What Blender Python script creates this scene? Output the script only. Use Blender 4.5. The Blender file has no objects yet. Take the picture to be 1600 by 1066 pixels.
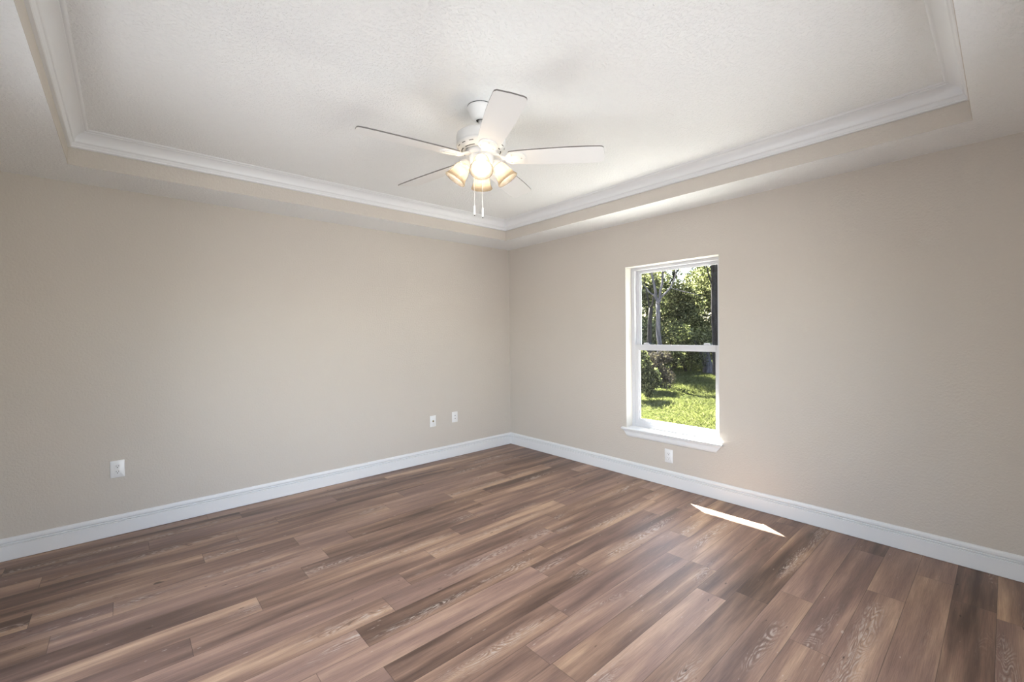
import bpy, bmesh, math, random
import numpy as np
from mathutils import Vector, Matrix
random.seed(7); rng = np.random.default_rng(11)
C = bpy.context.scene
COL = C.collection
R = math.radians

# ------------------------------------------------------------------ camera
cam_d = bpy.data.cameras.new('camera'); cam = bpy.data.objects.new('camera', cam_d); COL.objects.link(cam)
C.camera = cam
cam_d.sensor_fit = 'HORIZONTAL'; cam_d.sensor_width = 36.0; cam_d.lens = 682.873 / 1600 * 36
cam_d.clip_start = 0.02; cam_d.clip_end = 300
def set_camera():
    yaw, pitch, roll = 0.847039863, -0.0157005565, -0.0121369906
    f = Vector((math.cos(pitch)*math.cos(yaw), math.cos(pitch)*math.sin(yaw), math.sin(pitch)))
    r = Vector((math.sin(yaw), -math.cos(yaw), 0)); u = r.cross(f)
    c, s = math.cos(roll), math.sin(roll)
    r2 = c*r + s*u; u2 = -s*r + c*u
    m = Matrix((r2, u2, -f)).transposed().to_4x4(); m.translation = Vector((-3.63967, -4.15919, 1.38512))
    cam.matrix_world = m
set_camera()

# ------------------------------------------------------------------ colour management, sky, sun
C.view_settings.view_transform = 'Standard'; C.view_settings.look = 'None'
C.view_settings.gamma = 1.0; C.view_settings.use_curve_mapping = False
C.view_settings.exposure = 0.19
SUN_DIR = Vector((0.47, 0.80, 1.0)).normalized()          # towards the sun
W = bpy.data.worlds.new('world'); C.world = W; W.use_nodes = True
wn, wl = W.node_tree.nodes, W.node_tree.links
wn.clear()
wo = wn.new('ShaderNodeOutputWorld'); wb = wn.new('ShaderNodeBackground'); sky = wn.new('ShaderNodeTexSky')
sky.sky_type = 'NISHITA'; sky.sun_disc = False
sky.sun_elevation = math.asin(SUN_DIR.z); sky.sun_rotation = math.atan2(SUN_DIR.x, SUN_DIR.y)
sky.air_density = 1.0; sky.dust_density = 2.5; sky.ozone_density = 1.0
wb.inputs['Strength'].default_value = 0.9
wl.new(sky.outputs[0], wb.inputs['Color']); wl.new(wb.outputs[0], wo.inputs['Surface'])
sun_d = bpy.data.lights.new('sun', 'SUN'); sun_d.energy = 135.0; sun_d.angle = R(0.6); sun_d.color = (1.0, 0.95, 0.86)
sun = bpy.data.objects.new('sun', sun_d); COL.objects.link(sun)
sun.rotation_euler = SUN_DIR.to_track_quat('Z', 'Y').to_euler(); sun.location = (6, 8, 12)
# added fill lamps, set in made-up windows of the two walls behind the camera
def fill_lamp(name, loc, rot, sx, sy, power, color, spread):
    d = bpy.data.lights.new(name, 'AREA'); d.shape = 'RECTANGLE'; d.size = sx; d.size_y = sy; d.energy = power; d.color = color; d.spread = R(spread)
    o = bpy.data.objects.new(name, d); COL.objects.link(o); o.location = loc; o.rotation_euler = rot
    return o
fill_lamp('fill_lamp_back', (-2.1, -4.50, 1.30), (R(91), 0, 0), 1.65, 1.45, 27, (0.97, 0.98, 1.0), 130)
fill_lamp('fill_lamp_front', (-4.33, -2.1, 1.15), (R(91), 0, R(-90)), 1.55, 1.85, 25, (0.97, 0.98, 1.0), 130)
LAMP_W = 14.0

# ------------------------------------------------------------------ materials
def mat(name, color=(.8,.8,.8), rough=.5, metal=0, spec=.5, emit=None, estr=0):
    m = bpy.data.materials.new(name); m.use_nodes = True
    b = m.node_tree.nodes['Principled BSDF']
    b.inputs['Base Color'].default_value = (*color, 1); b.inputs['Roughness'].default_value = rough
    b.inputs['Metallic'].default_value = metal; b.inputs['Specular IOR Level'].default_value = spec
    if emit: b.inputs['Emission Color'].default_value = (*emit, 1); b.inputs['Emission Strength'].default_value = estr
    return m
def N(m, t, **kw):
    n = m.node_tree.nodes.new(t)
    for k, v in kw.items():
        if hasattr(n, k): setattr(n, k, v)
        else: n.inputs[k.replace('_', ' ')].default_value = v
    return n
def L(m, a, b): m.node_tree.links.new(a, b)
def BS(m): return m.node_tree.nodes['Principled BSDF']
def math_n(m, op, a, b=None, c=None):
    n = m.node_tree.nodes.new('ShaderNodeMath'); n.operation = op
    for i, v in enumerate((a, b, c)):
        if v is None: continue
        if isinstance(v, (int, float)): n.inputs[i].default_value = v
        else: L(m, v, n.inputs[i])
    return n.outputs[0]
def mixc(m, fac, a, b, blend='MIX'):
    n = m.node_tree.nodes.new('ShaderNodeMix'); n.data_type = 'RGBA'; n.blend_type = blend
    for i, v in ((0, fac), (6, a), (7, b)):
        if isinstance(v, (int, float)): n.inputs[i].default_value = v
        elif isinstance(v, tuple): n.inputs[i].default_value = (*v, 1)
        else: L(m, v, n.inputs[i])
    return n.outputs[2]
def ramp(m, fac, stops):
    n = m.node_tree.nodes.new('ShaderNodeValToRGB'); L(m, fac, n.inputs[0])
    e = n.color_ramp.elements
    while len(e) < len(stops): e.new(.5)
    for s, (p, c) in zip(e, stops):
        s.position = p; s.color = (*c, 1) if isinstance(c, tuple) else (c, c, c, 1)
    return n.outputs[0]
def bumpy(m, scale, dist, strength=1.0, detail=3, lo=.35, hi=.7, wash=.03):
    """plaster: raised blobs and a very faint mottling of the paint"""
    tc = N(m, 'ShaderNodeTexCoord')
    n1 = N(m, 'ShaderNodeTexNoise', Scale=scale, Detail=detail, Roughness=.55); L(m, tc.outputs['Object'], n1.inputs['Vector'])
    h = ramp(m, n1.outputs[0], [(lo, 0.0), (hi, 1.0)])
    b = N(m, 'ShaderNodeBump', Strength=strength, Distance=dist); L(m, h, b.inputs['Height']); L(m, b.outputs[0], BS(m).inputs['Normal'])
    n2 = N(m, 'ShaderNodeTexNoise', Scale=1.7, Detail=4); L(m, tc.outputs['Object'], n2.inputs['Vector'])
    c = tuple(BS(m).inputs['Base Color'].default_value)[:3]
    L(m, mixc(m, n2.outputs[0], tuple(x*(1-wash) for x in c), tuple(min(1, x*(1+wash)) for x in c)), BS(m).inputs['Base Color'])
    return m
M = {}
M['wall'] = bumpy(mat('wall_paint', (.58, .535, .480), .62, spec=.35), 75, .0013, .8)
M['ceiling'] = bumpy(mat('ceiling_paint', (.86, .872, .872), .75, spec=.25), 72, .0021, .9, 3, .48, .64, .015)
M['trim'] = mat('trim_paint', (.76, .77, .78), .35)
M['reveal'] = mat('reveal_paint', (.60, .575, .535), .45)
M['vinyl'] = mat('vinyl_frame', (.56, .565, .59), .4)
M['plastic'] = mat('white_plastic', (.80, .80, .80), .3)
M['slot'] = mat('dark_slot', (.03, .03, .03), .6)
M['steel'] = mat('steel', (.6, .6, .6), .3, 1)
M['brass'] = mat('brass', (.35, .28, .16), .35, 1)
M['fan'] = mat('fan_white', (.80, .80, .79), .55, spec=.3)
M['fan_edge'] = mat('fan_blade_edge', (.16, .15, .14), .6)
M['gasket'] = mat('dark_gasket', (.02, .02, .02), .6)
M['stucco'] = bumpy(mat('stucco', (.66, .62, .55), .9, spec=.1), 40, .004)
M['soffit_vinyl'] = mat('outdoor_soffit', (.75, .75, .73), .6)
M['concrete'] = bumpy(mat('concrete', (.74, .73, .70), .9, spec=.1), 30, .003, wash=.12)

def floor_material():
    m = mat('oak_vinyl_plank', rough=.38, spec=.30)
    uv = N(m, 'ShaderNodeUVMap', uv_map='plank_uv')
    at = N(m, 'ShaderNodeAttribute', attribute_name='plank'); sp = N(m, 'ShaderNodeSeparateColor'); L(m, at.outputs['Color'], sp.inputs[0])
    tone, seed, warm = sp.outputs[0], sp.outputs[1], sp.outputs[2]
    sxy = N(m, 'ShaderNodeSeparateXYZ'); L(m, uv.outputs[0], sxy.inputs[0])
    u, v = sxy.outputs[0], sxy.outputs[1]
    off = math_n(m, 'MULTIPLY', seed, 37.0)
    def coords(a, b):
        c = N(m, 'ShaderNodeCombineXYZ'); L(m, math_n(m, 'MULTIPLY', u, a), c.inputs[0]); L(m, math_n(m, 'MULTIPLY', v, b), c.inputs[1]); L(m, off, c.inputs[2])
        return c.outputs[0]
    def noise(a, b, det, rough=.5, dist=0):
        n = N(m, 'ShaderNodeTexNoise', Scale=1.0, Detail=det, Roughness=rough, Distortion=dist); L(m, coords(a, b), n.inputs['Vector']); return n.outputs[0]
    broad = noise(1.1, 11, 2, .45, .3)          # lengthwise light and dark bands inside one plank
    mid = noise(2.6, 42, 4, .6, .4)
    fine = noise(9, 330, 3, .6)
    t = math_n(m, 'ADD', math_n(m, 'MULTIPLY', broad, 1.3), math_n(m, 'ADD', math_n(m, 'MULTIPLY', mid, .40), math_n(m, 'MULTIPLY', tone, .30)))
    t = math_n(m, 'SUBTRACT', t, .535)
    col = ramp(m, t, [(.16, (.080, .048, .033)), (.38, (.180, .110, .079)), (.57, (.295, .186, .128)), (.78, (.49, .33, .215))])
    col = mixc(m, math_n(m, 'MULTIPLY', warm, .38), col, (.36, .24, .21))
    col = mixc(m, .55, col, mixc(m, 1.0, col, ramp(m, fine, [(.30, .60), (.62, 1.18)]), 'MULTIPLY'))
    # cathedral figure: contour rings of a stretched field, whitish limed pores, only in patches
    field = noise(2.0, 13, 2, .5, .6)
    rings = math_n(m, 'ABSOLUTE', math_n(m, 'SINE', math_n(m, 'MULTIPLY', field, 75.0)))
    patch = ramp(m, noise(1.3, 5.5, 1, .5), [(.53, 0.0), (.62, 1.0)])
    cen = math_n(m, 'POWER', 2.718, math_n(m, 'MULTIPLY', math_n(m, 'POWER', math_n(m, 'DIVIDE', math_n(m, 'SUBTRACT', v, math_n(m, 'ADD', .045, math_n(m, 'MULTIPLY', warm, .065))), .034), 2.0), -1.0))
    patch = math_n(m, 'MULTIPLY', patch, cen)
    brk = ramp(m, noise(24, 120, 2, .6), [(.40, 0.0), (.56, 1.0)])
    lime = math_n(m, 'MULTIPLY', math_n(m, 'MULTIPLY', ramp(m, rings, [(.62, 0.0), (.95, 1.0)]), patch), brk)
    dark = math_n(m, 'MULTIPLY', ramp(m, rings, [(.0, 1.0), (.35, 0.0)]), patch)
    col = mixc(m, math_n(m, 'MULTIPLY', dark, .6), col, (.07, .048, .038))
    col = mixc(m, math_n(m, 'MULTIPLY', lime, .75), col, (.52, .45, .39))
    # small pale flecks and dark knots
    fl = ramp(m, noise(20, 70, 1, .5), [(.76, 0.0), (.80, 1.0)]); col = mixc(m, math_n(m, 'MULTIPLY', fl, .5), col, (.55, .48, .42))
    kn = ramp(m, noise(11, 38, 1, .5), [(.205, 1.0), (.235, 0.0)]); col = mixc(m, math_n(m, 'MULTIPLY', kn, .75), col, (.035, .022, .015))
    # bevelled plank joints
    at2 = N(m, 'ShaderNodeAttribute', attribute_name='plank_len'); ln = at2.outputs['Fac']
    dv = math_n(m, 'MINIMUM', v, math_n(m, 'SUBTRACT', .154, v)); du = math_n(m, 'MINIMUM', u, math_n(m, 'SUBTRACT', ln, u))
    edge = math_n(m, 'MINIMUM', du, dv)
    jt = math_n(m, 'MULTIPLY', math_n(m, 'LESS_THAN', edge, .0012), .6)
    col = mixc(m, jt, col, (.045, .03, .022))
    L(m, col, BS(m).inputs['Base Color'])
    L(m, math_n(m, 'ADD', .33, math_n(m, 'MULTIPLY', fine, .16)), BS(m).inputs['Roughness'])
    h = math_n(m, 'ADD', math_n(m, 'MULTIPLY', fine, .5), math_n(m, 'MULTIPLY', math_n(m, 'MINIMUM', math_n(m, 'MULTIPLY', edge, 500), 1.0), 1.2))
    b = N(m, 'ShaderNodeBump', Strength=.35, Distance=.0008); L(m, h, b.inputs['Height']); L(m, b.outputs[0], BS(m).inputs['Normal'])
    return m
M['floor'] = floor_material()

def glass_material():
    m = bpy.data.materials.new('window_glass'); m.use_nodes = True; n = m.node_tree.nodes; n.clear()
    o = n.new('ShaderNodeOutputMaterial'); mx = n.new('ShaderNodeMixShader'); t = n.new('ShaderNodeBsdfTransparent'); g = n.new('ShaderNodeBsdfGlossy')
    t.inputs[0].default_value = (.96, .98, .98, 1); g.inputs['Roughness'].default_value = .02
    ge = n.new('ShaderNodeNewGeometry'); d = n.new('ShaderNodeVectorMath'); d.operation = 'DOT_PRODUCT'
    L(m, ge.outputs['Incoming'], d.inputs[0]); L(m, ge.outputs['Normal'], d.inputs[1])
    c = math_n(m, 'SUBTRACT', 1.0, math_n(m, 'ABSOLUTE', d.outputs['Value']))
    f = math_n(m, 'ADD', .04, math_n(m, 'MULTIPLY', math_n(m, 'POWER', c, 5.0), .96))       # Schlick, the same from either side
    L(m, f, mx.inputs[0]); L(m, t.outputs[0], mx.inputs[1]); L(m, g.outputs[0], mx.inputs[2]); L(m, mx.outputs[0], o.inputs[0])
    return m
M['glass'] = glass_material()
def shade_material():
    # dense opal glass: it passes only a little of the strong light of the bulb inside it
    m = bpy.data.materials.new('opal_lamp_glass'); m.use_nodes = True; n = m.node_tree.nodes; n.clear()
    o = n.new('ShaderNodeOutputMaterial'); a = n.new('ShaderNodeMixShader'); b = n.new('ShaderNodeMixShader'); c = n.new('ShaderNodeMixShader')
    tr = n.new('ShaderNodeBsdfTranslucent'); tp = n.new('ShaderNodeBsdfTransparent'); df = n.new('ShaderNodeBsdfDiffuse'); gl = n.new('ShaderNodeBsdfGlossy')
    k = SHADE_K
    tr.inputs[0].default_value = (k, k*.84, k*.66, 1); tp.inputs[0].default_value = (.98, .92, .82, 1); df.inputs[0].default_value = (k, k*.86, k*.70, 1); gl.inputs['Roughness'].default_value = .25
    a.inputs[0].default_value = .4; L(m, tr.outputs[0], a.inputs[1]); L(m, df.outputs[0], a.inputs[2])
    b.inputs[0].default_value = .22; L(m, a.outputs[0], b.inputs[1]); L(m, tp.outputs[0], b.inputs[2])
    c.inputs[0].default_value = .03; L(m, b.outputs[0], c.inputs[1]); L(m, gl.outputs[0], c.inputs[2]); L(m, c.outputs[0], o.inputs[0])
    return m
SHADE_K = .09
M['shade'] = shade_material()
def bulb_material():
    # frosted lit bulb: glows, and lets the light of its filament out
    m = bpy.data.materials.new('lit_bulb'); m.use_nodes = True; n = m.node_tree.nodes; n.clear()
    o = n.new('ShaderNodeOutputMaterial'); x = n.new('ShaderNodeMixShader'); t = n.new('ShaderNodeBsdfTransparent'); e = n.new('ShaderNodeEmission')
    e.inputs[0].default_value = (1.0, .90, .74, 1); e.inputs[1].default_value = 4.0; x.inputs[0].default_value = .35
    L(m, t.outputs[0], x.inputs[1]); L(m, e.outputs[0], x.inputs[2]); L(m, x.outputs[0], o.inputs[0])
    return m
M['bulb'] = bulb_material()
def leaf_material(name, c1, c2, trans=.5):
    m = bpy.data.materials.new(name); m.use_nodes = True; n = m.node_tree.nodes; n.clear()
    o = n.new('ShaderNodeOutputMaterial'); mx = n.new('ShaderNodeMixShader'); d = n.new('ShaderNodeBsdfDiffuse'); t = n.new('ShaderNodeBsdfTranslucent')
    g = n.new('ShaderNodeNewGeometry')
    col = mixc(m, math_n(m, 'POWER', g.outputs['Random Per Island'], 2.4), c1, c2)
    L(m, col, d.inputs[0]); L(m, mixc(m, 1.0, col, (1.0, 1.03, .7), 'MULTIPLY'), t.inputs[0]); mx.inputs[0].default_value = trans
    L(m, d.outputs[0], mx.inputs[1]); L(m, t.outputs[0], mx.inputs[2]); L(m, mx.outputs[0], o.inputs[0])
    return m
M['leaf_yellow'] = leaf_material('leaf_yellow_green', (.016, .022, .008), (.36, .36, .22))
M['leaf_green'] = leaf_material('leaf_green', (.008, .014, .005), (.23, .24, .13))
M['leaf_dark'] = leaf_material('leaf_dark', (.003, .005, .003), (.05, .058, .036), .35)
M['leaf_grey'] = leaf_material('leaf_grey_brown', (.028, .024, .023), (.08, .073, .065), .3)
M['grass'] = leaf_material('grass_blade', (.050, .058, .022), (.150, .155, .082), .45)
def bark(name, c1, c2):
    m = mat(name, c1, .9, spec=.1); tc = N(m, 'ShaderNodeTexCoord'); mp = N(m, 'ShaderNodeMapping'); mp.inputs['Scale'].default_value = (9, 9, 1.6)
    n = N(m, 'ShaderNodeTexNoise', Scale=2.0, Detail=5); L(m, tc.outputs['Object'], mp.inputs[0]); L(m, mp.outputs[0], n.inputs['Vector'])
    L(m, ramp(m, n.outputs[0], [(.35, c1), (.65, c2)]), BS(m).inputs['Base Color'])
    b = N(m, 'ShaderNodeBump', Strength=.7, Distance=.02); L(m, n.outputs[0], b.inputs['Height']); L(m, b.outputs[0], BS(m).inputs['Normal'])
    return m
M['bark_dark'] = bark('bark_dark', (.012, .010, .010), (.036, .032, .033))
M['bark_pale'] = bark('bark_pale', (.04, .036, .040), (.12, .108, .118))
def soil():
    m = mat('lawn_soil', (.1, .12, .04), 1, spec=0); tc = N(m, 'ShaderNodeTexCoord')
    n = N(m, 'ShaderNodeTexNoise', Scale=1.1, Detail=6); L(m, tc.outputs['Object'], n.inputs['Vector'])
    L(m, ramp(m, n.outputs[0], [(.35, (.012, .016, .006)), (.55, (.026, .032, .010)), (.72, (.038, .036, .020))]), BS(m).inputs['Base Color'])
    return m
M['soil'] = soil()

# ------------------------------------------------------------------ mesh helpers
def obj(name, bm, materials, parent=None, smooth=None):
    if smooth is not None:
        for f in bm.faces: f.smooth = True
        for e in bm.edges:
            if len(e.link_faces) == 2 and e.calc_face_angle(0) > R(smooth): e.smooth = False
    me = bpy.data.meshes.new(name); bm.to_mesh(me); bm.free()
    for m in (materials if isinstance(materials, (list, tuple)) else [materials]): me.materials.append(m)
    o = bpy.data.objects.new(name, me); COL.objects.link(o)
    if parent: o.parent = parent
    return o
def empty(name, loc=(0,0,0), rot=(0,0,0)):
    o = bpy.data.objects.new(name, None); COL.objects.link(o); o.location = loc; o.rotation_euler = rot; o.empty_display_size = .1
    return o
def tag(o, label=None, cat=None, group=None, kind=None):
    if label: o['label'] = label
    if cat: o['category'] = cat
    if group: o['group'] = group
    if kind: o['kind'] = kind
    return o
def structure(o): o['kind'] = 'structure'; return o
def copy_tree(o, parent=None):
    c = o.copy(); COL.objects.link(c)
    if parent: c.parent = parent
    for ch in list(o.children): copy_tree(ch, c)
    return c
def box(bm, x0, x1, y0, y1, z0, z1, mi=0, bevel=0):
    vs = [bm.verts.new((x, y, z)) for x in (x0, x1) for y in (y0, y1) for z in (z0, z1)]
    fs = [bm.faces.new([vs[i] for i in q]) for q in ((0,1,3,2), (4,6,7,5), (0,4,5,1), (2,3,7,6), (0,2,6,4), (1,5,7,3))]
    for f in fs: f.material_index = mi
    if bevel:
        es = list({e for f in fs for e in f.edges})
        bmesh.ops.bevel(bm, geom=es, offset=bevel, segments=2, profile=.5, affect='EDGES', clamp_overlap=True)
def lathe(bm, prof, seg=48, mi=0, mat4=None, caps=False):
    rings = []
    for r, z in prof:
        if r < 1e-6: rings.append([bm.verts.new((0, 0, z))])
        else: rings.append([bm.verts.new((r*math.cos(2*math.pi*i/seg), r*math.sin(2*math.pi*i/seg), z)) for i in range(seg)])
    new = [v for ring in rings for v in ring]
    for a, b in zip(rings, rings[1:]):
        for i in range(seg):
            j = (i+1) % seg
            q = [a[0], b[i], b[j]] if len(a) == 1 else ([a[i], b[0], a[j]] if len(b) == 1 else [a[i], b[i], b[j], a[j]])
            f = bm.faces.new(q); f.material_index = mi
    if mat4 is not None: bmesh.ops.transform(bm, matrix=mat4, verts=new)
def tube(bm, pts, radii, seg=8, mi=0):
    pts = [Vector(p) for p in pts]
    if isinstance(radii, (int, float)): radii = [radii]*len(pts)
    rings = []; ref = None
    for k, p in enumerate(pts):
        d = (pts[min(k+1, len(pts)-1)] - pts[max(k-1, 0)]).normalized()
        if ref is None: ref = Vector((0, 0, 1)) if abs(d.z) < .9 else Vector((1, 0, 0))
        a = (ref - d*ref.dot(d)).normalized(); b = d.cross(a); ref = a
        rings.append([bm.verts.new(p + radii[k]*(a*math.cos(2*math.pi*i/seg) + b*math.sin(2*math.pi*i/seg))) for i in range(seg)])
    for a, b in zip(rings, rings[1:]):
        for i in range(seg):
            f = bm.faces.new((a[i], a[(i+1) % seg], b[(i+1) % seg], b[i])); f.material_index = mi
    bm.faces.new(rings[0][::-1]); bm.faces.new(rings[-1])
def prism(bm, poly, z0, z1, mi_side=0, mi_cap=0, bevel=0):
    a = [bm.verts.new((x, y, z0)) for x, y in poly]; b = [bm.verts.new((x, y, z1)) for x, y in poly]
    n = len(poly)
    f = bm.faces.new(a[::-1]); f.material_index = mi_cap; f = bm.faces.new(b); f.material_index = mi_cap
    for i in range(n):
        f = bm.faces.new((a[i], a[(i+1) % n], b[(i+1) % n], b[i])); f.material_index = mi_side
    return a + b
def sweep(bm, prof, fn0, fn1):
    """profile swept between two mitred ends; fn(d, z) gives the 3D point"""
    a = [bm.verts.new(fn0(d, z)) for d, z in prof]; b = [bm.verts.new(fn1(d, z)) for d, z in prof]
    n = len(prof)
    for i in range(n): bm.faces.new((a[i], b[i], b[(i+1) % n], a[(i+1) % n]))
    bm.faces.new(a[::-1]); bm.faces.new(b)
    bmesh.ops.recalc_face_normals(bm, faces=bm.faces)

# ------------------------------------------------------------------ room shell
XN, YN = -4.29, -4.46            # the two walls behind the camera
H, HC = 2.44, 2.641              # soffit and tray ceiling heights
TL, TR, NX, NY = 0.420, 0.412, -3.878, -4.040   # tray opening
WY0, WY1, WZ0, WZ1 = -2.603, -1.708, .447, 2.021  # window opening in wall_right
TH = .20

def build_floor():
    bm = bmesh.new(); uvl = bm.loops.layers.uv.new('plank_uv')
    pl = bm.loops.layers.float_color.new('plank'); ll = bm.loops.layers.float.new('plank_len')
    # joints seen in the photograph: row index -> (x of one joint, tones)
    joints = {0: -3.30, 3: -1.49, 4: -2.88, 5: -3.145, 6: -3.445, 8: -2.65, 7: -2.478, 9: -2.853, 13: -2.335, 16: -1.23, 10: -3.08, 14: -1.105, 19: -.705}
    WID, LEN = .154, 1.22
    r_ = random.Random(5)
    k = -5
    while True:
        y1 = -.745 - WID*k; y0 = y1 - WID
        if y1 <= YN: break
        xj = joints.get(k, r_.uniform(-2, 0))
        x = xj - LEN*math.ceil((xj - XN)/LEN + .01)
        while x < 0:
            xa, xb = max(x, XN), min(x+LEN, 0.0); ya, yb = max(y0, YN), min(y1, 0.0)
            if xb - xa > .002 and yb - ya > .002:
                tone = r_.choice((.12, .25, .35, .45, .55, .75, .95)); c = (tone, r_.random(), r_.random(), 1)
                vs = [bm.verts.new(p) for p in ((xa, ya, 0), (xb, ya, 0), (xb, yb, 0), (xa, yb, 0))]
                f = bm.faces.new(vs)
                for lp in f.loops:
                    lp[uvl].uv = (lp.vert.co.x - x, lp.vert.co.y - y0); lp[pl] = c; lp[ll] = LEN
            x += LEN
        k += 1
    box(bm, XN-TH, TH, YN-TH, TH, -.15, -.002)
    for f in bm.faces:
        if f.calc_center_median().z < -.001: f.material_index = 1
    return structure(obj('floor', bm, [M['floor'], M['concrete']]))
build_floor()

bm = bmesh.new(); box(bm, XN-TH, TH, 0, TH, -.15, 2.75); structure(obj('wall_left', bm, M['wall']))
def wall_with_hole(name, axis, a0, a1, t0, t1, h0, h1, z0, z1, mats, outer=None):
    """wall along x ('x') or y ('y') from a0 to a1, thickness t0..t1, hole h0..h1 x z0..z1"""
    bm = bmesh.new()
    for (p0, p1, q0, q1) in ((a0, h0, -.15, 2.75), (h1, a1, -.15, 2.75), (h0, h1, -.15, z0), (h0, h1, z1, 2.75)):
        if axis == 'y': box(bm, t0, t1, p0, p1, q0, q1)
        else: box(bm, p0, p1, t0, t1, q0, q1)
    if outer is not None:
        for f in bm.faces:
            c = f.calc_center_median()
            if abs((c.x if axis == 'y' else c.y) - outer) < 1e-4: f.material_index = 1
    return structure(obj(name, bm, mats))
wall_with_hole('wall_right', 'y', YN-TH, 0, 0, TH, WY0, WY1, WZ0, WZ1, [M['wall'], M['stucco']], TH)
wall_with_hole('wall_back', 'x', XN-TH, 0, YN-TH, YN, -2.95, -1.25, .55, 2.05, [M['wall'], M['stucco']], YN-TH)
wall_with_hole('wall_front', 'y', YN, 0, XN-TH, XN, -2.9, -1.3, .20, 2.10, [M['wall'], M['stucco']], XN-TH)
# windows added for fill light behind the camera (never in view): plain frame and pane
for n, axis, t, a0, a1, z0, z1 in ((2, 'x', YN-.12, -2.95, -1.25, .55, 2.05), (3, 'y', XN-.12, -2.9, -1.3, .20, 2.10)):
    root = structure(empty('window_%d' % n, ((a0+a1)/2, t, z0) if axis == 'x' else (t, (a0+a1)/2, z0)))
    bm = bmesh.new(); hw = (a1-a0)/2; h = z1-z0
    for (p0, p1, q0, q1) in ((-hw, -hw+.05, 0, h), (hw-.05, hw, 0, h), (-hw+.05, hw-.05, 0, .05), (-hw+.05, hw-.05, h-.05, h), (-.02, .02, .05, h-.05)):
        if axis == 'x': box(bm, p0, p1, -.03, .03, q0, q1)
        else: box(bm, -.03, .03, p0, p1, q0, q1)
    obj('frame', bm, M['vinyl'], root)
    bm = bmesh.new()
    if axis == 'x': box(bm, -hw+.05, hw-.05, -.004, .004, .05, h-.05)
    else: box(bm, -.004, .004, -hw+.05, hw-.05, .05, h-.05)
    obj('pane', bm, M['glass'], root)

# tray ceiling: upper plate, lower soffit ring, painted risers
bm = bmesh.new(); box(bm, NX-.02, -TR+.02, NY-.02, -TL+.02, HC, HC+.1); ceil = structure(obj('ceiling', bm, M['ceiling']))
bm = bmesh.new()
e = .002
for (x0, x1, y0, y1) in ((XN, 0, -TL+e, 0), (XN, 0, YN, NY-e), (XN, NX-e, NY-e, -TL+e), (-TR+e, 0, NY-e, -TL+e)):
    box(bm, x0, x1, y0, y1, H, H+.02)
obj('ceiling_soffit', bm, M['ceiling'], ceil)
for (x0, x1, y0, y1) in ((NX-e, -TR+e, -TL, -TL+e), (NX-e, -TR+e, NY-e, NY), (NX-e, NX, NY, -TL), (-TR, -TR+e, NY, -TL)):
    bm = bmesh.new(); box(bm, x0, x1, y0, y1, H, HC); obj('ceiling_riser', bm, M['wall'], ceil)['label'] = 'beige riser of the tray ceiling'

crown = [(0, 0), (.013, 0), (.017, .003), (.018, .007), (.016, .011), (.0175, .013), (.021, .021), (.025, .028), (.0285, .0295), (.031, .032), (.0325, .036), (.033, .0395),
         (.0345, .047), (.0385, .056), (.045, .066), (.054, .075), (.065, .0815), (.078, .085), (.0785, .0885), (.085, .0885), (.0905, .0905), (.0945, .0945), (.0955, .098), (0, .098)]
z0 = HC - .0981
def crown_side(n, p0, p1, s0, s1, nrm):
    """from p0 to p1; s0/s1 = direction the mitre travels per unit depth"""
    bm = bmesh.new()
    f0 = lambda d, z: (p0[0] + d*(nrm[0]+s0[0]), p0[1] + d*(nrm[1]+s0[1]), z0 + z)
    f1 = lambda d, z: (p1[0] + d*(nrm[0]+s1[0]), p1[1] + d*(nrm[1]+s1[1]), z0 + z)
    sweep(bm, crown, f0, f1)
    structure(obj('trim_%d' % n, bm, M['trim'], smooth=35))
crown_side(1, (NX, -TL), (-TR, -TL), (1, 0), (-1, 0), (0, -1))
crown_side(2, (-TR, -TL), (-TR, NY), (0, -1), (0, 1), (-1, 0))
crown_side(3, (NX, NY), (NX, -TL), (0, 1), (0, -1), (1, 0))
crown_side(4, (-TR, NY), (NX, NY), (-1, 0), (1, 0), (0, 1))

base = [(0, 0), (.0150, 0), (.0162, .003), (.0162, .0905), (.0152, .0920), (.0105, .0925), (.0088, .0935), (.0150, .0995), (.0152, .1030), (.0145, .1045), (.0085, .1050), (.0062, .1062), (.0132, .1135), (.0138, .1170), (.0134, .1270), (.0105, .1345), (.0070, .1385), (.0050, .1397), (0, .1400)]
def base_side(side, p0, p1, s0, s1, nrm):
    bm = bmesh.new()
    f0 = lambda d, z: (p0[0] + d*(nrm[0]+s0[0]), p0[1] + d*(nrm[1]+s0[1]), .002 + z)
    f1 = lambda d, z: (p1[0] + d*(nrm[0]+s1[0]), p1[1] + d*(nrm[1]+s1[1]), .002 + z)
    sweep(bm, base, f0, f1); structure(obj('baseboard_' + side, bm, M['trim']))
base_side('left', (XN, 0), (0, 0), (1, 0), (-1, 0), (0, -1))
base_side('right', (0, 0), (0, YN), (0, -1), (0, 1), (-1, 0))
base_side('front', (XN, YN), (XN, 0), (0, 1), (0, -1), (1, 0))
base_side('back', (0, YN), (XN, YN), (-1, 0), (1, 0), (0, 1))

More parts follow.
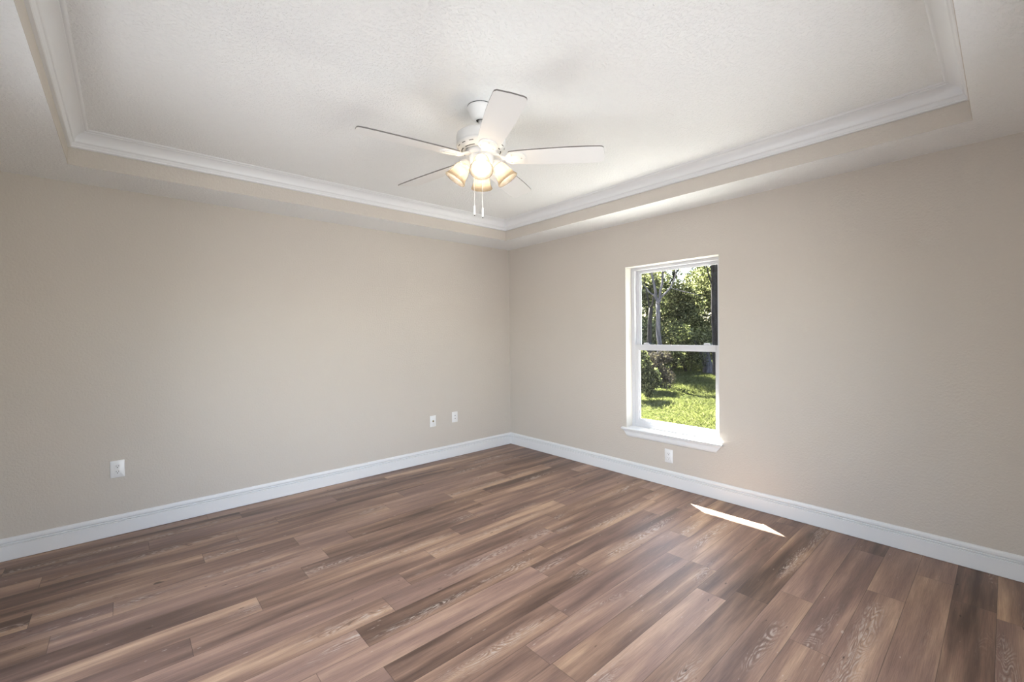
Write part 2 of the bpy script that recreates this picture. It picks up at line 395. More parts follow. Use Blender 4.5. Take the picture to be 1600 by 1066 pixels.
# ------------------------------------------------------------------ the window in the right wall
def build_window():
    root = structure(empty('window_1', (0, (WY0+WY1)/2, WZ0)))
    def part(name, bm, m, parent=root, smooth=None):
        o = obj(name, bm, m, parent, smooth)
        if parent is root: o.matrix_parent_inverse = root_inv
        else: o.matrix_parent_inverse = root_inv if False else Matrix()
        return o
    root_inv = Matrix.Translation(root.location).inverted()
    ya, yb = WY0+.002, WY1-.002
    ZS = .467                                             # top of the stool
    # vinyl main frame
    bm = bmesh.new()
    fw = .034
    for (y0, y1, z_0, z_1) in ((ya, ya+fw, ZS, WZ1-.002), (yb-fw, yb, ZS, WZ1-.002), (ya+fw, yb-fw, ZS, ZS+.022), (ya+fw, yb-fw, WZ1-.002-.028, WZ1-.002)):
        box(bm, .100, .175, y0, y1, z_0, z_1)
    part('frame', bm, M['vinyl'])
    def sash(name, x0, x1, y0, y1, zz0, zz1, st, tr, br, bead):
        bm = bmesh.new()
        for (a, b, c, d) in ((y0, y0+st, zz0, zz1), (y1-st, y1, zz0, zz1), (y0+st, y1-st, zz0, zz0+br), (y0+st, y1-st, zz1-tr, zz1)):
            box(bm, x0, x1, a, b, c, d, bevel=.0025)
        # glazing bead, a small step round the pane
        for (a, b, c, d) in ((y0+st, y0+st+bead, zz0+br, zz1-tr), (y1-st-bead, y1-st, zz0+br, zz1-tr), (y0+st+bead, y1-st-bead, zz0+br, zz0+br+bead), (y0+st+bead, y1-st-bead, zz1-tr-bead, zz1-tr)):
            box(bm, x0+.009, x1-.004, a, b, c, d)
        s = part(name, bm, M['vinyl'])
        bm = bmesh.new(); box(bm, (x0+x1)/2, (x0+x1)/2+.004, y0+st+bead*.5, y1-st-bead*.5, zz0+br+bead*.5, zz1-tr-bead*.5)
        part('pane', bm, M['glass'], s)
        return s
    up = sash('upper_sash', .141, .168, ya+fw*.9, yb-fw*.9, 1.216, WZ1-.030, .036, .022, .042, .008)
    lo = sash('lower_sash', .106, .136, ya+fw*.9, yb-fw*.9, ZS+.020, 1.268, .040, .046, .048, .009)
    for y in (-1.865, -2.45):
        bm = bmesh.new(); box(bm, .108, .134, y-.028, y+.028, 1.268, 1.276, bevel=.002)
        tube(bm, [(.116, y-.022, 1.280), (.112, y, 1.281), (.108, y+.024, 1.280)], [.006, .006, .004], 8)
        lathe(bm, [(0, 1.285), (.009, 1.284), (.010, 1.276), (.010, 1.27)], 16, mat4=Matrix.Translation((.122, y-.004, 0)))
        part('sash_lock', bm, M['vinyl'], lo, 40)
    bm = bmesh.new(); box(bm, .098, .106, -2.40, -1.91, ZS+.058, ZS+.066, bevel=.002); part('lift_rail', bm, M['vinyl'], lo)
    # painted reveal lining, stool and apron
    bm = bmesh.new()
    t = .004
    box(bm, 0.0005, .1, WY1-t, WY1, ZS, WZ1-.0005); box(bm, 0.0005, .1, WY0, WY0+t, ZS, WZ1-.0005); box(bm, .0005, .1, WY0+t, WY1-t, WZ1-t, WZ1-.0005)
    part('reveal', bm, M['reveal'])
    bm = bmesh.new()
    nose = [(.1, ZS), (.1, WZ0), (-.028, WZ0), (-.034, WZ0+.003), (-.037, WZ0+.010), (-.034, ZS-.003), (-.028, ZS)]
    def strip(poly, y0, y1):
        a = [bm.verts.new((x, y0, z)) for x, z in poly]; b = [bm.verts.new((x, y1, z)) for x, z in poly]
        for i in range(len(poly)): bm.faces.new((a[i], b[i], b[(i+1) % len(poly)], a[(i+1) % len(poly)]))
        bm.faces.new(a[::-1]); bm.faces.new(b)
    strip(nose, WY0+.0005, WY1-.0005)
    horn = [(-.0002, ZS), (-.0002, WZ0), (-.028, WZ0), (-.034, WZ0+.003), (-.037, WZ0+.010), (-.034, ZS-.003), (-.028, ZS)]
    strip(horn, WY1-.0005, -1.668); strip(horn, -2.632, WY0+.0005)
    bmesh.ops.recalc_face_normals(bm, faces=bm.faces)
    part('sill', bm, M['trim'])
    # apron: a moulding under the stool with returns cut back at both ends
    bm = bmesh.new()
    prof = [(0, WZ0), (.024, WZ0), (.024, WZ0-.008), (.018, WZ0-.014), (.016, WZ0-.045), (.012, WZ0-.058), (.006, WZ0-.064), (0, WZ0-.066)]
    def ap(sign, yc):
        return [bm.verts.new((-d-.0003, yc - sign*(WZ0 - z)*.72, z)) for d, z in prof]
    a, b = ap(1, -1.682), ap(-1, -2.621)
    for i in range(len(prof)): bm.faces.new((a[i], b[i], b[(i+1) % len(prof)], a[(i+1) % len(prof)]))
    bm.faces.new(a); bm.faces.new(b[::-1]); bmesh.ops.recalc_face_normals(bm, faces=bm.faces)
    part('apron', bm, M['trim'])
build_window()

# ------------------------------------------------------------------ ceiling fan
def build_fan():
    fan = tag(empty('ceiling_fan', (-2.145, -2.230, HC)), 'white five-blade ceiling fan with four lit lamp shades hanging from the tray ceiling', 'ceiling fan')
    Zc = HC
    def z(w): return w - Zc
    F = M['fan']
    bm = bmesh.new(); lathe(bm, [(0, 0), (.073, 0), (.073, -.004)], 48, mi=1)
    lathe(bm, [(.073, -.004), (.0745, -.008), (.0735, -.014), (.068, -.020), (.064, -.034), (.055, -.056), (.044, -.070), (.034, -.076), (.028, -.077), (.026, -.074)], 48)
    lathe(bm, [(.026, -.074), (0, -.072)], 48, mi=1)
    obj('canopy', bm, [F, M['gasket']], fan, 35)
    bm = bmesh.new(); tube(bm, [(0, 0, -.06), (0, 0, -.150)], .0135, 24); lathe(bm, [(.0136, -.118), (.024, -.121), (.026, -.135), (.030, -.145)], 32)
    obj('downrod', bm, F, fan, 35)
    # motor housing, a drum with a flared slotted skirt below
    bm = bmesh.new()
    lathe(bm, [(0, z(2.5005)), (.050, z(2.500)), (.095, z(2.497)), (.122, z(2.491)), (.133, z(2.484)), (.136, z(2.474)), (.136, z(2.437)), (.134, z(2.433)), (.137, z(2.430)), (.137, z(2.424)), (.131, z(2.415)), (.1290, z(2.4128)), (.1265, z(2.4100)), (.122, z(2.405)), (.115, z(2.3995)), (.110, z(2.3970)), (.104, z(2.3955)), (.090, z(2.395)), (0, z(2.394))], 64)
    for f in bm.faces:                         # ventilation slots of the skirt
        c = f.calc_center_median()
        k = int((math.atan2(c.y, c.x)/(2*math.pi) % 1)*64)
        if z(2.4101) < c.z < z(2.4127) and k % 4 < 2: f.material_index = 1
        if z(2.3955) < c.z < z(2.3970) and k % 8 < 6: f.material_index = 1
    obj('motor_housing', bm, [F, M['slot']], fan, 30)
    # flywheel hub that carries the blade irons
    bm = bmesh.new(); lathe(bm, [(0, z(2.394)), (.088, z(2.3935)), (.092, z(2.388)), (.088, z(2.374)), (.072, z(2.369)), (0, z(2.369))], 48); obj('flywheel', bm, F, fan, 30)
    # blades
    pitch = R(12)
    outline = [(.150, -.046), (.156, -.053), (.20, -.0585), (.28, -.0645), (.38, -.0700), (.48, -.0735), (.58, -.0740), (.640, -.0715), (.652, -.0690), (.662, -.0600), (.675, .0), (.680, .0520), (.676, .0635), (.666, .0690), (.645, .0722), (.58, .0740), (.48, .0735), (.38, .0700), (.28, .0645), (.20, .0585), (.156, .053), (.150, .046)]
    zb = z(2.360)
    for i in range(5):
        az = R(27 + 72*i)
        rot = Matrix.Rotation(az, 4, 'Z')
        tw = Matrix.Translation((0, 0, zb)) @ Matrix.Rotation(-pitch, 4, 'X')
        bm = bmesh.new(); prism(bm, outline, -.0032, .0032, mi_side=1); bmesh.ops.transform(bm, matrix=rot @ tw, verts=bm.verts)
        obj('blade', bm, [F, M['fan_edge']], fan)
        bm = bmesh.new()
        # iron: an arm from the flywheel, widening into a plate under the blade root with an oval embossing
        plate = [(.135, -.020), (.150, -.040), (.170, -.050), (.215, -.046), (.235, -.036), (.243, -.018), (.245, 0), (.243, .018), (.235, .036), (.215, .046), (.170, .050), (.150, .040), (.135, .020)]
        vs = prism(bm, plate, -.0085, -.0034)
        rim = [(.5*(.160+.232) + .036*math.cos(t)*(1.0), .030*math.sin(t)) for t in [2*math.pi*k/28 for k in range(28)]]
        for k in range(28):                    # raised oval rim
            p, q = rim[k], rim[(k+1) % 28]
        tube(bm, [(x, y, -.0085) for x, y in rim + rim[:1]], .0030, 6)
        bmesh.ops.transform(bm, matrix=rot @ tw, verts=bm.verts)
        bm2 = bmesh.new()
        pts = [(.060, 0, z(2.376)), (.095, 0, z(2.370)), (.120, 0, z(2.358)), (.145, 0, zb-.006)]
        prev = None
        for (x, y, zz), w, th in zip(pts, (.020, .017, .016, .021), (.006, .005, .004, .003)):
            ring = [bm2.verts.new((x, s*w, zz + t*th)) for s, t in ((-1, -1), (1, -1), (1, 1), (-1, 1))]
            if prev:
                for k in range(4): bm2.faces.new((prev[k], prev[(k+1) % 4], ring[(k+1) % 4], ring[k]))
            prev = ring
        bm2.faces.new(prev)
        bmesh.ops.transform(bm2, matrix=rot, verts=bm2.verts)
        tmp = bpy.data.meshes.new('tmp'); bm2.to_mesh(tmp); bm2.free(); bm.from_mesh(tmp); bpy.data.meshes.remove(tmp)
        bmesh.ops.recalc_face_normals(bm, faces=bm.faces)
        iron = obj('blade_iron', bm, F, fan, 40)
        for (x, y) in ((.168, -.034), (.168, .034), (.222, 0)):
            bm = bmesh.new(); lathe(bm, [(0, -.0112), (.004, -.0108), (.0048, -.0088), (.0048, -.008)], 12, mat4=Matrix.Translation((x, y, 0)))
            bmesh.ops.transform(bm, matrix=rot @ tw, verts=bm.verts); bmesh.ops.recalc_face_normals(bm, faces=bm.faces)
            obj('screw', bm, M['steel'], iron, 40)
    # switch housing and light fitter
    bm = bmesh.new(); lathe(bm, [(0, z(2.371)), (.064, z(2.371)), (.068, z(2.367)), (.068, z(2.361)), (.0665, z(2.358)), (.0665, z(2.330)), (.063, z(2.322)), (.050, z(2.316)), (.046, z(2.310)), (.046, z(2.300)), (.030, z(2.285)), (.012, z(2.279)), (.010, z(2.272)), (0, z(2.270))], 48)
    obj('switch_housing', bm, F, fan, 30)
    for k in range(4):
        az = R(-128 + 90*k)
        rot = Matrix.Rotation(az, 4, 'Z')
        tilt = R(56)                           # below the horizontal
        ax = Vector((math.cos(tilt), 0, -math.sin(tilt)))
        p0 = Vector((.086, 0, z(2.331)))       # neck
        bm = bmesh.new(); tube(bm, [(.040, 0, z(2.318)), (.058, 0, z(2.326)), (.072, 0, z(2.338)), tuple(p0 - ax*.010)], [.010, .010, .011, .014], 12)
        # socket cup
        m4 = Matrix.Translation(p0) @ ax.to_track_quat('Z', 'Y').to_matrix().to_4x4()
        lathe(bm, [(0, -.018), (.018, -.016), (.026, -.008), (.029, .004), (.029, .010), (.026, .010), (.024, 0), (0, -.004)], 28, mat4=m4)
        bmesh.ops.transform(bm, matrix=rot, verts=bm.verts); bmesh.ops.recalc_face_normals(bm, faces=bm.faces)
        arm = obj('lamp_arm', bm, F, fan, 35)
        bm = bmesh.new()
        prof = [(.0265, .004), (.030, .010), (.036, .018), (.0415, .032), (.0455, .050), (.0490, .070), (.0525, .086), (.0570, .096), (.0615, .104), (.0625, .107)]
        inner = [(r-.0028, zz) for r, zz in prof][::-1]
        lathe(bm, prof + [(.0610, .1085)] + inner, 40, mat4=m4)
        bmesh.ops.transform(bm, matrix=rot, verts=bm.verts); bmesh.ops.recalc_face_normals(bm, faces=bm.faces)
        sh = obj('lamp_shade', bm, M['shade'], fan, 50); sh['label'] = 'frosted glass lamp shade'
        bm = bmesh.new()
        lathe(bm, [(.012, 0), (.013, .018), (.018, .034), (.0235, .050), (.0245, .060), (.021, .072), (.012, .080), (0, .082)], 24, mat4=m4)
        bmesh.ops.transform(bm, matrix=rot, verts=bm.verts); bmesh.ops.recalc_face_normals(bm, faces=bm.faces)
        obj('bulb', bm, M['bulb'], sh, 60)['label'] = 'lit bulb'
        ld = bpy.data.lights.new('lamp_light', 'POINT'); ld.energy = LAMP_W; ld.shadow_soft_size = .02; ld.color = (1.0, .91, .78)
        lo = bpy.data.objects.new('lamp_light', ld); COL.objects.link(lo); lo.parent = fan
        lo.location = rot @ (p0 + ax*.060)
    # pull chains with white fobs
    ca, sa = math.cos(R(-128)), math.sin(R(-128))
    for perp, fwd, zbot in ((-.040, .048, 2.035), (.004, .060, 2.020)):
        # perp is to the viewer's right of the axis, fwd towards the viewer
        x = ca*fwd - sa*perp; y = sa*fwd + ca*perp
        bm = bmesh.new()
        tube(bm, [(x, y, z(2.325)), (x, y, z(zbot+.05))], .0011, 6)
        zz = 2.32
        while zz > zbot + .055:
            lathe(bm, [(0, z(zz)+.002), (.0019, z(zz)), (0, z(zz)-.002)], 6, mat4=Matrix.Translation((x, y, 0))); zz -= .0085
        ch = obj('pull_chain', bm, F, fan, 60)
        bm = bmesh.new(); lathe(bm, [(0, .052), (.003, .051), (.0042, .045), (.0052, .022), (.0058, .004), (.0045, .001), (0, 0)], 16, mat4=Matrix.Translation((x, y, z(zbot))))
        obj('chain_fob', bm, F, ch, 40)
        bm = bmesh.new(); lathe(bm, [(0, .0005), (.0034, 0), (.0034, -.004), (0, -.005)], 12, mat4=Matrix.Translation((x, y, z(zbot))))
        obj('fob_tip', bm, M['slot'], ch, 40)
build_fan()

# ------------------------------------------------------------------ wall plates
def rounded(w, h, r, n=4):
    pts = []
    for cx, cy, a0 in ((w/2-r, h/2-r, 0), (-w/2+r, h/2-r, 90), (-w/2+r, -h/2+r, 180), (w/2-r, -h/2+r, 270)):
        for k in range(n+1):
            a = R(a0 + 90*k/n); pts.append((cx + r*math.cos(a), cy + r*math.sin(a)))
    return pts
# plates are built facing -Y (their wall is wall_left): local x along wall, local z up, front at negative y
TOW = Matrix.Rotation(R(90), 4, 'X')
def plate_root(name, w, h, label, cat, group=None):
    root = tag(empty(name), label, cat, group)
    bm = bmesh.new()
    a = [bm.verts.new((x, y, 0)) for x, y in rounded(w, h, .004)]; b = [bm.verts.new((x, y, .0035)) for x, y in rounded(w, h, .004)]; c = [bm.verts.new((x, y, .0062)) for x, y in rounded(w-.007, h-.007, .003)]
    n = len(a)
    for p, q in ((a, b), (b, c)):
        for i in range(n): bm.faces.new((p[i], p[(i+1) % n], q[(i+1) % n], q[i]))
    bm.faces.new(c); bm.faces.new(a[::-1])
    bmesh.ops.transform(bm, matrix=TOW, verts=bm.verts)
    pl = obj('cover_plate', bm, M['plastic'], root, 40)
    return root
def screw(root, zz, m='plastic'):
    bm = bmesh.new(); lathe(bm, [(0, .0078), (.0026, .0074), (.0032, .0062), (.0032, .0055)], 14)
    bmesh.ops.transform(bm, matrix=Matrix.Translation((0, 0, zz)) @ TOW, verts=bm.verts); obj('screw', bm, [M[m], M['slot']], root, 40)
def duplex(label):
    root = plate_root('power_outlet', .078, .120, label, 'outlet', 'duplex power outlets')
    for s in (1, -1):
        bm = bmesh.new(); pts = [(x, y) for x, y in rounded(.034, .029, .011)]
        prism(bm, pts, .005, .0075); bmesh.ops.transform(bm, matrix=Matrix.Translation((0, 0, s*.0195)) @ TOW, verts=bm.verts)
        rc = obj('receptacle', bm, M['plastic'], root, 40)
        for k in range(3):
            bm = bmesh.new()
            if k == 0: box(bm, -.0078, -.0054, -.001, .0075, .0070, .0078)
            elif k == 1: box(bm, .0054, .0078, -.0002, .0070, .0070, .0078)
            else: lathe(bm, [(0, .0078), (.0030, .0078), (.0030, .007)], 14, mat4=Matrix.Translation((0, -.0075, 0)))
            bmesh.ops.transform(bm, matrix=Matrix.Translation((0, 0, s*.0195)) @ TOW, verts=bm.verts); obj('socket_slot', bm, M['slot'], rc)
    screw(root, 0)
    return root
o1 = duplex('white duplex power outlet low on the left beige wall, nearest the camera')
o1.location = (-3.701, -.0005, .466)
o2 = copy_tree(o1); o2.location = (-.0005, -2.153, .273); o2.rotation_euler = (0, 0, R(-90))
o2['label'] = 'white duplex power outlet on the right wall directly under the window sill'
co = plate_root('coax_plate', .074, .120, 'white wall plate with one dark round cable jack in its centre', 'wall plate')
co.location = (-1.135, -.0005, .442)
bm = bmesh.new(); lathe(bm, [(.0105, .006), (.0105, .008), (.007, .0095), (.0065, .011), (.0048, .017), (.0040, .017), (.0038, .012), (0, .012)], 20, mi=0)
bmesh.ops.transform(bm, matrix=TOW, verts=bm.verts); obj('cable_jack', bm, M['brass'], co, 40)['label'] = 'dark round jack'
screw(co, .042); screw(co, -.042)
dp = plate_root('data_plate', .074, .120, 'white wall plate with a rectangular insert, nearest the room corner', 'wall plate')
dp.location = (-.849, -.0005, .450)
bm = bmesh.new(); prism(bm, rounded(.033, .067, .002), .005, .0078); bmesh.ops.transform(bm, matrix=TOW, verts=bm.verts); ins = obj('insert', bm, M['plastic'], dp, 40)
M['port'] = mat('port_grey', (.28, .28, .29), .5)
for s in (.017, -.017):
    bm = bmesh.new(); box(bm, -.0058, .0058, s-.005, s+.005, .0074, .0080)
    bmesh.ops.transform(bm, matrix=TOW, verts=bm.verts); obj('port', bm, M['port'], ins)
screw(dp, .042); screw(dp, -.042)

# ------------------------------------------------------------------ outdoors: ground, lawn, woods
GZ = -.20
def build_ground():
    bm = bmesh.new()
    g = 60
    xs = np.linspace(TH, 60, 61); ys = np.linspace(-25, 45, 71)
    vv = [[bm.verts.new((x, y, GZ + (.05*math.sin(x*.7)*math.sin(y*.9) if x > 2.5 else 0) - .0)) for y in ys] for x in xs]
    for i in range(len(xs)-1):
        for j in range(len(ys)-1): bm.faces.new((vv[i][j], vv[i+1][j], vv[i+1][j+1], vv[i][j+1]))
    structure(obj('ground', bm, M['soil'], smooth=60))
    bm = bmesh.new(); box(bm, TH, 2.5, -8, 4, GZ-.05, GZ+.03, bevel=.01); structure(obj('bounce_slab', bm, M['concrete']))  # unseen pale slab, added to bounce sunlight up through the window
    bm = bmesh.new(); box(bm, TH, .78, -7, 3, 2.46, 2.50); box(bm, .78, .80, -7, 3, 2.42, 2.62); structure(obj('roof_overhang', bm, M['soffit_vinyl']))
build_ground()

def quick_mesh(name, verts, faces, m, parent=None):
    me = bpy.data.meshes.new(name)
    nv, nf, k = len(verts), len(faces), faces.shape[1]
    me.vertices.add(nv); me.vertices.foreach_set('co', np.asarray(verts, np.float32).ravel())
    me.loops.add(nf*k); me.loops.foreach_set('vertex_index', faces.astype(np.int32).ravel())
    me.polygons.add(nf); me.polygons.foreach_set('loop_start', (np.arange(nf)*k).astype(np.int32))
    me.update(calc_edges=True); me.validate()
    me.materials.append(m)
    o = bpy.data.objects.new(name, me); COL.objects.link(o)
    if parent: o.parent = parent
    return o
def build_grass(n=150000):
    x = 1.9 + (16.5-1.9)*rng.random(n)**.75
    ang = np.radians(19.5 + 19*rng.random(n)); y = -4.16 + (x+3.64)*np.tan(ang)
    hgt = (.05 + .07*rng.random(n)) * (.75 + .5*np.sin(x*1.9+y)*np.sin(y*2.3-x*.6)); hgt = np.clip(hgt, .03, .14)
    gz = GZ + np.where(x > 2.5, .05*np.sin(x*.7)*np.sin(y*.9), 0) - .01
    a = rng.random(n)*2*np.pi; w = .003 + .00032*x
    dx, dy = np.cos(a)*w, np.sin(a)*w
    lean = rng.normal(0, .035, (n, 2))
    v = np.empty((n, 4, 3))
    v[:, 0] = np.stack([x-dx, y-dy, gz], 1); v[:, 1] = np.stack([x+dx, y+dy, gz], 1)
    v[:, 2] = np.stack([x+dx*.5+lean[:, 0]*.5, y+dy*.5+lean[:, 1]*.5, gz+hgt*.6], 1)
    v[:, 3] = np.stack([x+lean[:, 0]*1.3, y+lean[:, 1]*1.3, gz+hgt], 1)
    f = np.arange(n*4).reshape(n, 4)
    tag(quick_mesh('grass', v.reshape(-1, 3), f, M['grass']), 'sunlit green rough grass of the lawn outside the window', 'grass', kind='stuff')
build_grass()

def leaves(n, centers, radii, size):
    """leaf quads around blob centres (k,3) with radii (k,3)"""
    k = rng.integers(0, len(centers), n)
    d = rng.normal(size=(n, 3)); d /= np.linalg.norm(d, axis=1)[:, None]
    p = np.asarray(centers)[k] + d*np.asarray(radii)[k]*(rng.random(n)**.45)[:, None]
    a = rng.normal(size=(n, 3)); a /= np.linalg.norm(a, axis=1)[:, None]
    b = np.cross(a, rng.normal(size=(n, 3))); b /= np.linalg.norm(b, axis=1)[:, None]
    s = size*(.6 + .8*rng.random(n))[:, None]
    v = np.stack([p - a*s, p + b*s*.42, p + a*s, p - b*s*.42], 1)
    return v.reshape(-1, 3), np.arange(n*4).reshape(n, 4)
def branchy(bm, p, d, r, length, depth, spread=.5):
    pts, rad = [Vector(p)], [r]
    cur, dr = Vector(p), Vector(d).normalized()
    for i in range(5):
        dr = (dr + Vector((random.gauss(0, .10), random.gauss(0, .10), random.gauss(.02, .05)))).normalized()
        cur = cur + dr*length/5; pts.append(cur.copy()); rad.append(r*(1-.09*(i+1)))
    tube(bm, pts, rad, 8 if depth > 1 else 5)
    ends = [cur.copy()]
    if depth > 0:
        for _ in range(random.choice((2, 3))):
            nd = (dr + Vector((random.gauss(0, spread), random.gauss(0, spread), random.gauss(.15, .3)))).normalized()
            ends += branchy(bm, cur - dr*length*random.uniform(0, .35), nd, r*.55, length*.72, depth-1, spread)
    return ends
def tree(name, base, height, r, crown_mat, bark_mat, label, n_leaf, cr, size, crown_from=.35, depth=3, cat='tree', lean=(0, 0), nblob=14, group='trees at the edge of the woods'):
    root = tag(empty(name, (base[0], base[1], GZ)), label, cat, group)
    bm = bmesh.new(); ends = branchy(bm, (0, 0, -.05), (lean[0], lean[1], 1), r, height*.5, depth)
    obj('trunk', bm, M[bark_mat], root, 60)
    if n_leaf:
        cs, rs = [], []
        for i in range(nblob):
            t = random.random()
            zc = height*(crown_from + (1-crown_from)*t); rr = cr*(1.05 - .55*t)
            a = random.random()*2*math.pi; q = random.random()**.5*rr*.75
            cs.append((lean[0]*zc*.6 + q*math.cos(a), lean[1]*zc*.6 + q*math.sin(a), zc)); s = cr*random.uniform(.32, .55); rs.append((s, s, s*.75))
        v, f = leaves(n_leaf, cs, rs, size); quick_mesh('foliage', v, f, M[crown_mat], root)
    return root
def shrub(name, base, h, w, m, label, n, size=.06, group='bushes along the edge of the woods', stems=7):
    root = tag(empty(name, (base[0], base[1], GZ)), label, 'bush', group)
    bm = bmesh.new()
    for i in range(stems):
        a = random.random()*2*math.pi; e = (math.cos(a)*w*.7*random.random(), math.sin(a)*w*.7*random.random(), h*random.uniform(.6, .95))
        tube(bm, [(e[0]*.15, e[1]*.15, -.04), (e[0]*.5+random.gauss(0, .04), e[1]*.5, e[2]*.5), e], [.014, .010, .004], 5)
    obj('stems', bm, M['bark_pale' if 'grey' in m else 'bark_dark'], root, 60)
    cs = [(random.gauss(0, w*.45), random.gauss(0, w*.45), h*random.uniform(.25, .85)) for _ in range(12)]
    rs = [(w*random.uniform(.3, .5),)*2 + (h*random.uniform(.15, .28),) for _ in cs]
    v, f = leaves(n if h > .6 else n//8, cs, rs, size if h > .6 else size*.6); v[:, 2] = np.maximum(v[:, 2], .01)
    quick_mesh('foliage', v, f, M[m], root)
    return root
# the camera looks out along headings 23 to 34 degrees; at(px heading, range) places things on the ground
def at(head, rng_): return (-3.64 + rng_*math.cos(R(head)), -4.16 + rng_*math.sin(R(head)))
def limbs(name, base, label, bark_mat, paths, crown=None):
    """a tree with its own drawn trunk and limbs: paths = [(points relative to the base, radius0, radius1)]"""
    root = tag(empty(name, (base[0], base[1], GZ)), label, 'tree', 'trees at the edge of the woods')
    bm = bmesh.new()
    for pts, r0, r1 in paths:
        P = [Vector(p) for p in pts]; Q = []
        for p, q in zip(P, P[1:]):
            for t in (0, .33, .66): Q.append(p.lerp(q, t) + Vector((random.gauss(0, .012), random.gauss(0, .012), 0)))
        Q.append(P[-1]); tube(bm, Q, [r0 + (r1-r0)*i/(len(Q)-1) for i in range(len(Q))], 8)
    obj('trunk', bm, M[bark_mat], root, 60)
    if crown:
        n, cs, rs, size, m = crown
        v, f = leaves(n, cs, rs, size); quick_mesh('foliage', v, f, M[m], root)
    return root
# a unit step to the viewer's right, seen from the room
rx, ry = math.sin(R(28)), -math.cos(R(28))
def P_(r, zz, back=0): return (rx*r + math.cos(R(28))*back, ry*r + math.sin(R(28))*back, zz)
limbs('oak_tree', at(23.45, 16.3), 'big dark straight trunk at the right edge of the window view', 'bark_dark',
      [([P_(.06, -.05), P_(.03, .6), P_(0, 2.0), P_(-.05, 4.2), P_(-.02, 8)], .20, .12), ([P_(-.05, 3.9), P_(-.35, 5.0), P_(-.7, 6.2, .4)], .05, .02),
       ([P_(-.02, 2.9), P_(-.25, 3.5), P_(-.35, 4.6)], .03, .012), ([P_(0, 5.0), P_(.8, 6.0), P_(1.3, 7.2)], .07, .02)],
      (15000, [P_(-1.6, 4.5), P_(-.7, 4.4), P_(.5, 6.0), P_(-.9, 5.2), P_(-2.5, 4.8, .5), P_(1.2, 5.6), P_(-.3, 4.3), P_(-1.1, 4.4)], [(.8, .8, .5)]*6 + [(.45, .45, .3)]*2, .055, 'leaf_dark'))
limbs('forked_tree', at(30.05, 13.5), 'pale forked tree with bare spreading limbs, left in the window view', 'bark_pale',
      [([P_(0, -.05), P_(.02, 1.2), P_(0, 2.5)], .075, .06), ([P_(0, 2.4), P_(-.06, 2.75), P_(-.16, 3.3), P_(-.20, 4.1)], .05, .022), ([P_(0, 2.4), P_(.10, 2.8), P_(.16, 3.4), P_(.24, 4.3)], .045, .02),
       ([P_(-.03, 2.6), P_(-.26, 2.8), P_(-.42, 3.0), P_(-.6, 3.6)], .025, .01), ([P_(.05, 2.55), P_(.33, 2.85), P_(.50, 3.2), P_(.62, 3.9)], .03, .012),
       ([P_(.16, 3.3), P_(.42, 3.65), P_(.62, 4.05), P_(.9, 4.6)], .022, .01), ([P_(.35, 2.87), P_(.70, 2.75), P_(1.15, 2.6)], .014, .006), ([P_(-.16, 3.3), P_(-.4, 3.7), P_(-.5, 4.2)], .018, .008), ([P_(-.42, 3.0), P_(-.62, 3.05), P_(-.8, 3.3)], .012, .005),
       ([P_(.24, 4.0), P_(.1, 4.4), P_(.05, 4.8)], .012, .005), ([P_(.5, 3.2), P_(.75, 3.4), P_(1.0, 3.9)], .012, .005), ([P_(-.2, 3.9), P_(-.05, 4.3), P_(-.1, 4.7)], .012, .005)],
      (900, [P_(-.5, 4.0), P_(.3, 4.3), P_(.8, 4.3), P_(0, 3.7)], [(.5, .5, .4)]*4, .04, 'leaf_green'))
limbs('slender_tree', at(31.0, 14.3), 'thin dark trunk left of the pale forked tree', 'bark_dark',
      [([P_(0, -.05), P_(-.02, 1.2), P_(.03, 2.35)], .085, .06), ([P_(.03, 2.3), P_(-.1, 2.9), P_(-.2, 3.6)], .03, .01), ([P_(.03, 2.3), P_(.16, 2.8), P_(.2, 3.4)], .03, .01)],
      (500, [P_(-.3, 3.3), P_(.1, 3.4), P_(-.1, 3.9)], [(.4, .4, .35)]*3, .055, 'leaf_yellow'))
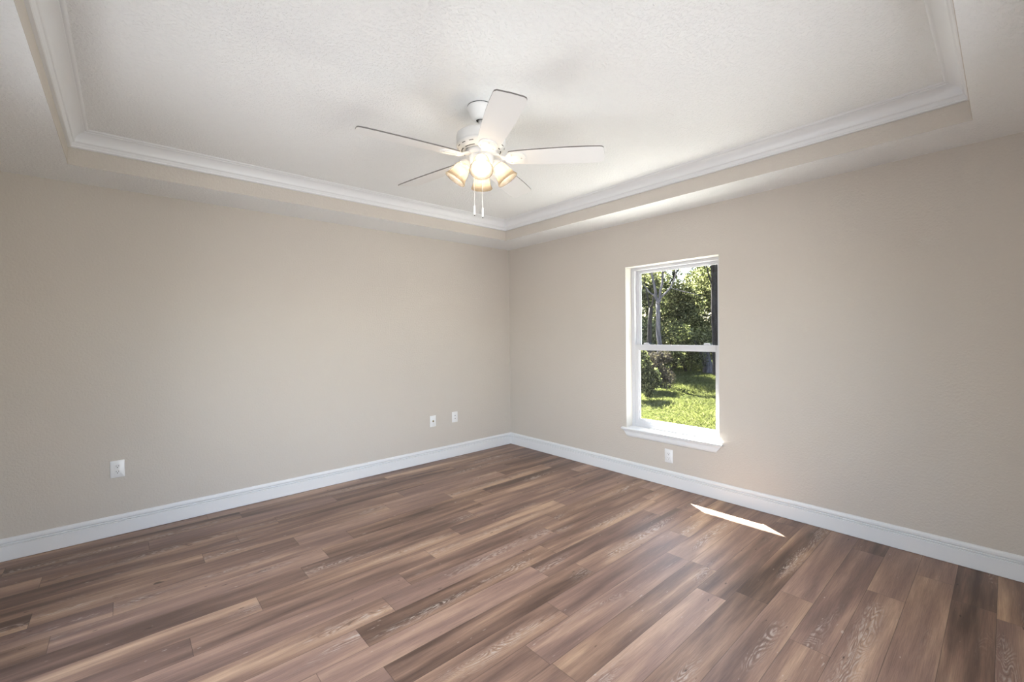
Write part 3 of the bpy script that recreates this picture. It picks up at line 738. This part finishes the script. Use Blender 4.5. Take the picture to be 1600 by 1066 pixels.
limbs('broken_tree', at(24.7, 18.0), 'short pale broken trunk just left of the big dark trunk', 'bark_pale',
      [([P_(.10, -.05), P_(.06, .4), P_(.0, .8), P_(-.03, 1.1)], .20, .16), ([P_(.02, .2), P_(-.22, .8), P_(-.4, 1.3)], .055, .02)],
      (300, [P_(-.6, 1.3), P_(-.4, 1.5)], [(.4, .4, .3)]*2, .07, 'leaf_yellow'))
for i, (h, d, hh, c, m, lab) in enumerate((
        (34.8, 19, 6.2, 1.8, 'leaf_yellow', 'yellow-green leafy tree at the left edge of the window view'),
        (32.4, 17.5, 6.4, 1.5, 'leaf_yellow', 'yellow-green leafy tree behind the thin dark trunk'),
        (31.3, 21, 7.4, 1.7, 'leaf_green', 'green leafy tree behind the pale forked trunk'),
        (28.2, 20, 3.4, 1.6, 'leaf_yellow', 'low yellow-green tree in the middle of the window view, under the bright sky gap'),
        (25.3, 22, 4.2, 1.7, 'leaf_yellow', 'yellow-green tree behind the short broken trunk'),
        (21.3, 21, 7.5, 2.0, 'leaf_green', 'green tree behind the big dark trunk'),
        (33.0, 28, 10.0, 2.8, 'leaf_dark', 'dark tall tree farthest back on the left'),
        (27.3, 31, 4.2, 2.2, 'leaf_dark', 'dark tree farthest back in the middle'),
        (23.3, 31, 7.0, 2.4, 'leaf_dark', 'dark tall tree farthest back on the right'))):
    tree('leafy_tree', at(h, d), hh, .10, m, 'bark_dark', lab, 11000, c, .062 if d < 28 else .10, .16, 2, nblob=16)
for i, (h, d, hh, w, m, lab) in enumerate((
        (30.9, 12.4, 1.15, .62, 'leaf_grey', 'grey-brown twiggy bush on the left of the lawn'),
        (32.5, 10.6, 1.25, .36, 'leaf_green', 'dark green bush cut off by the left side of the window'),
        (32.6, 6.0, .34, .16, 'leaf_green', 'small dark green clump in the near left corner of the lawn'),
        (31.2, 17.0, 1.9, 1.1, 'leaf_yellow', 'yellow-green bush behind the twiggy grey one'),
        (28.8, 17.5, 2.0, 1.2, 'leaf_green', 'green bush in the middle of the wood edge'),
        (26.6, 18.5, 1.7, 1.1, 'leaf_yellow', 'yellow-green bush beside the short broken trunk'),
        (23.5, 19.5, 2.0, 1.2, 'leaf_yellow', 'yellow-green bush behind the big dark trunk'))):
    shrub('bush', at(h, d), hh, w, m, lab, 6500, .038)
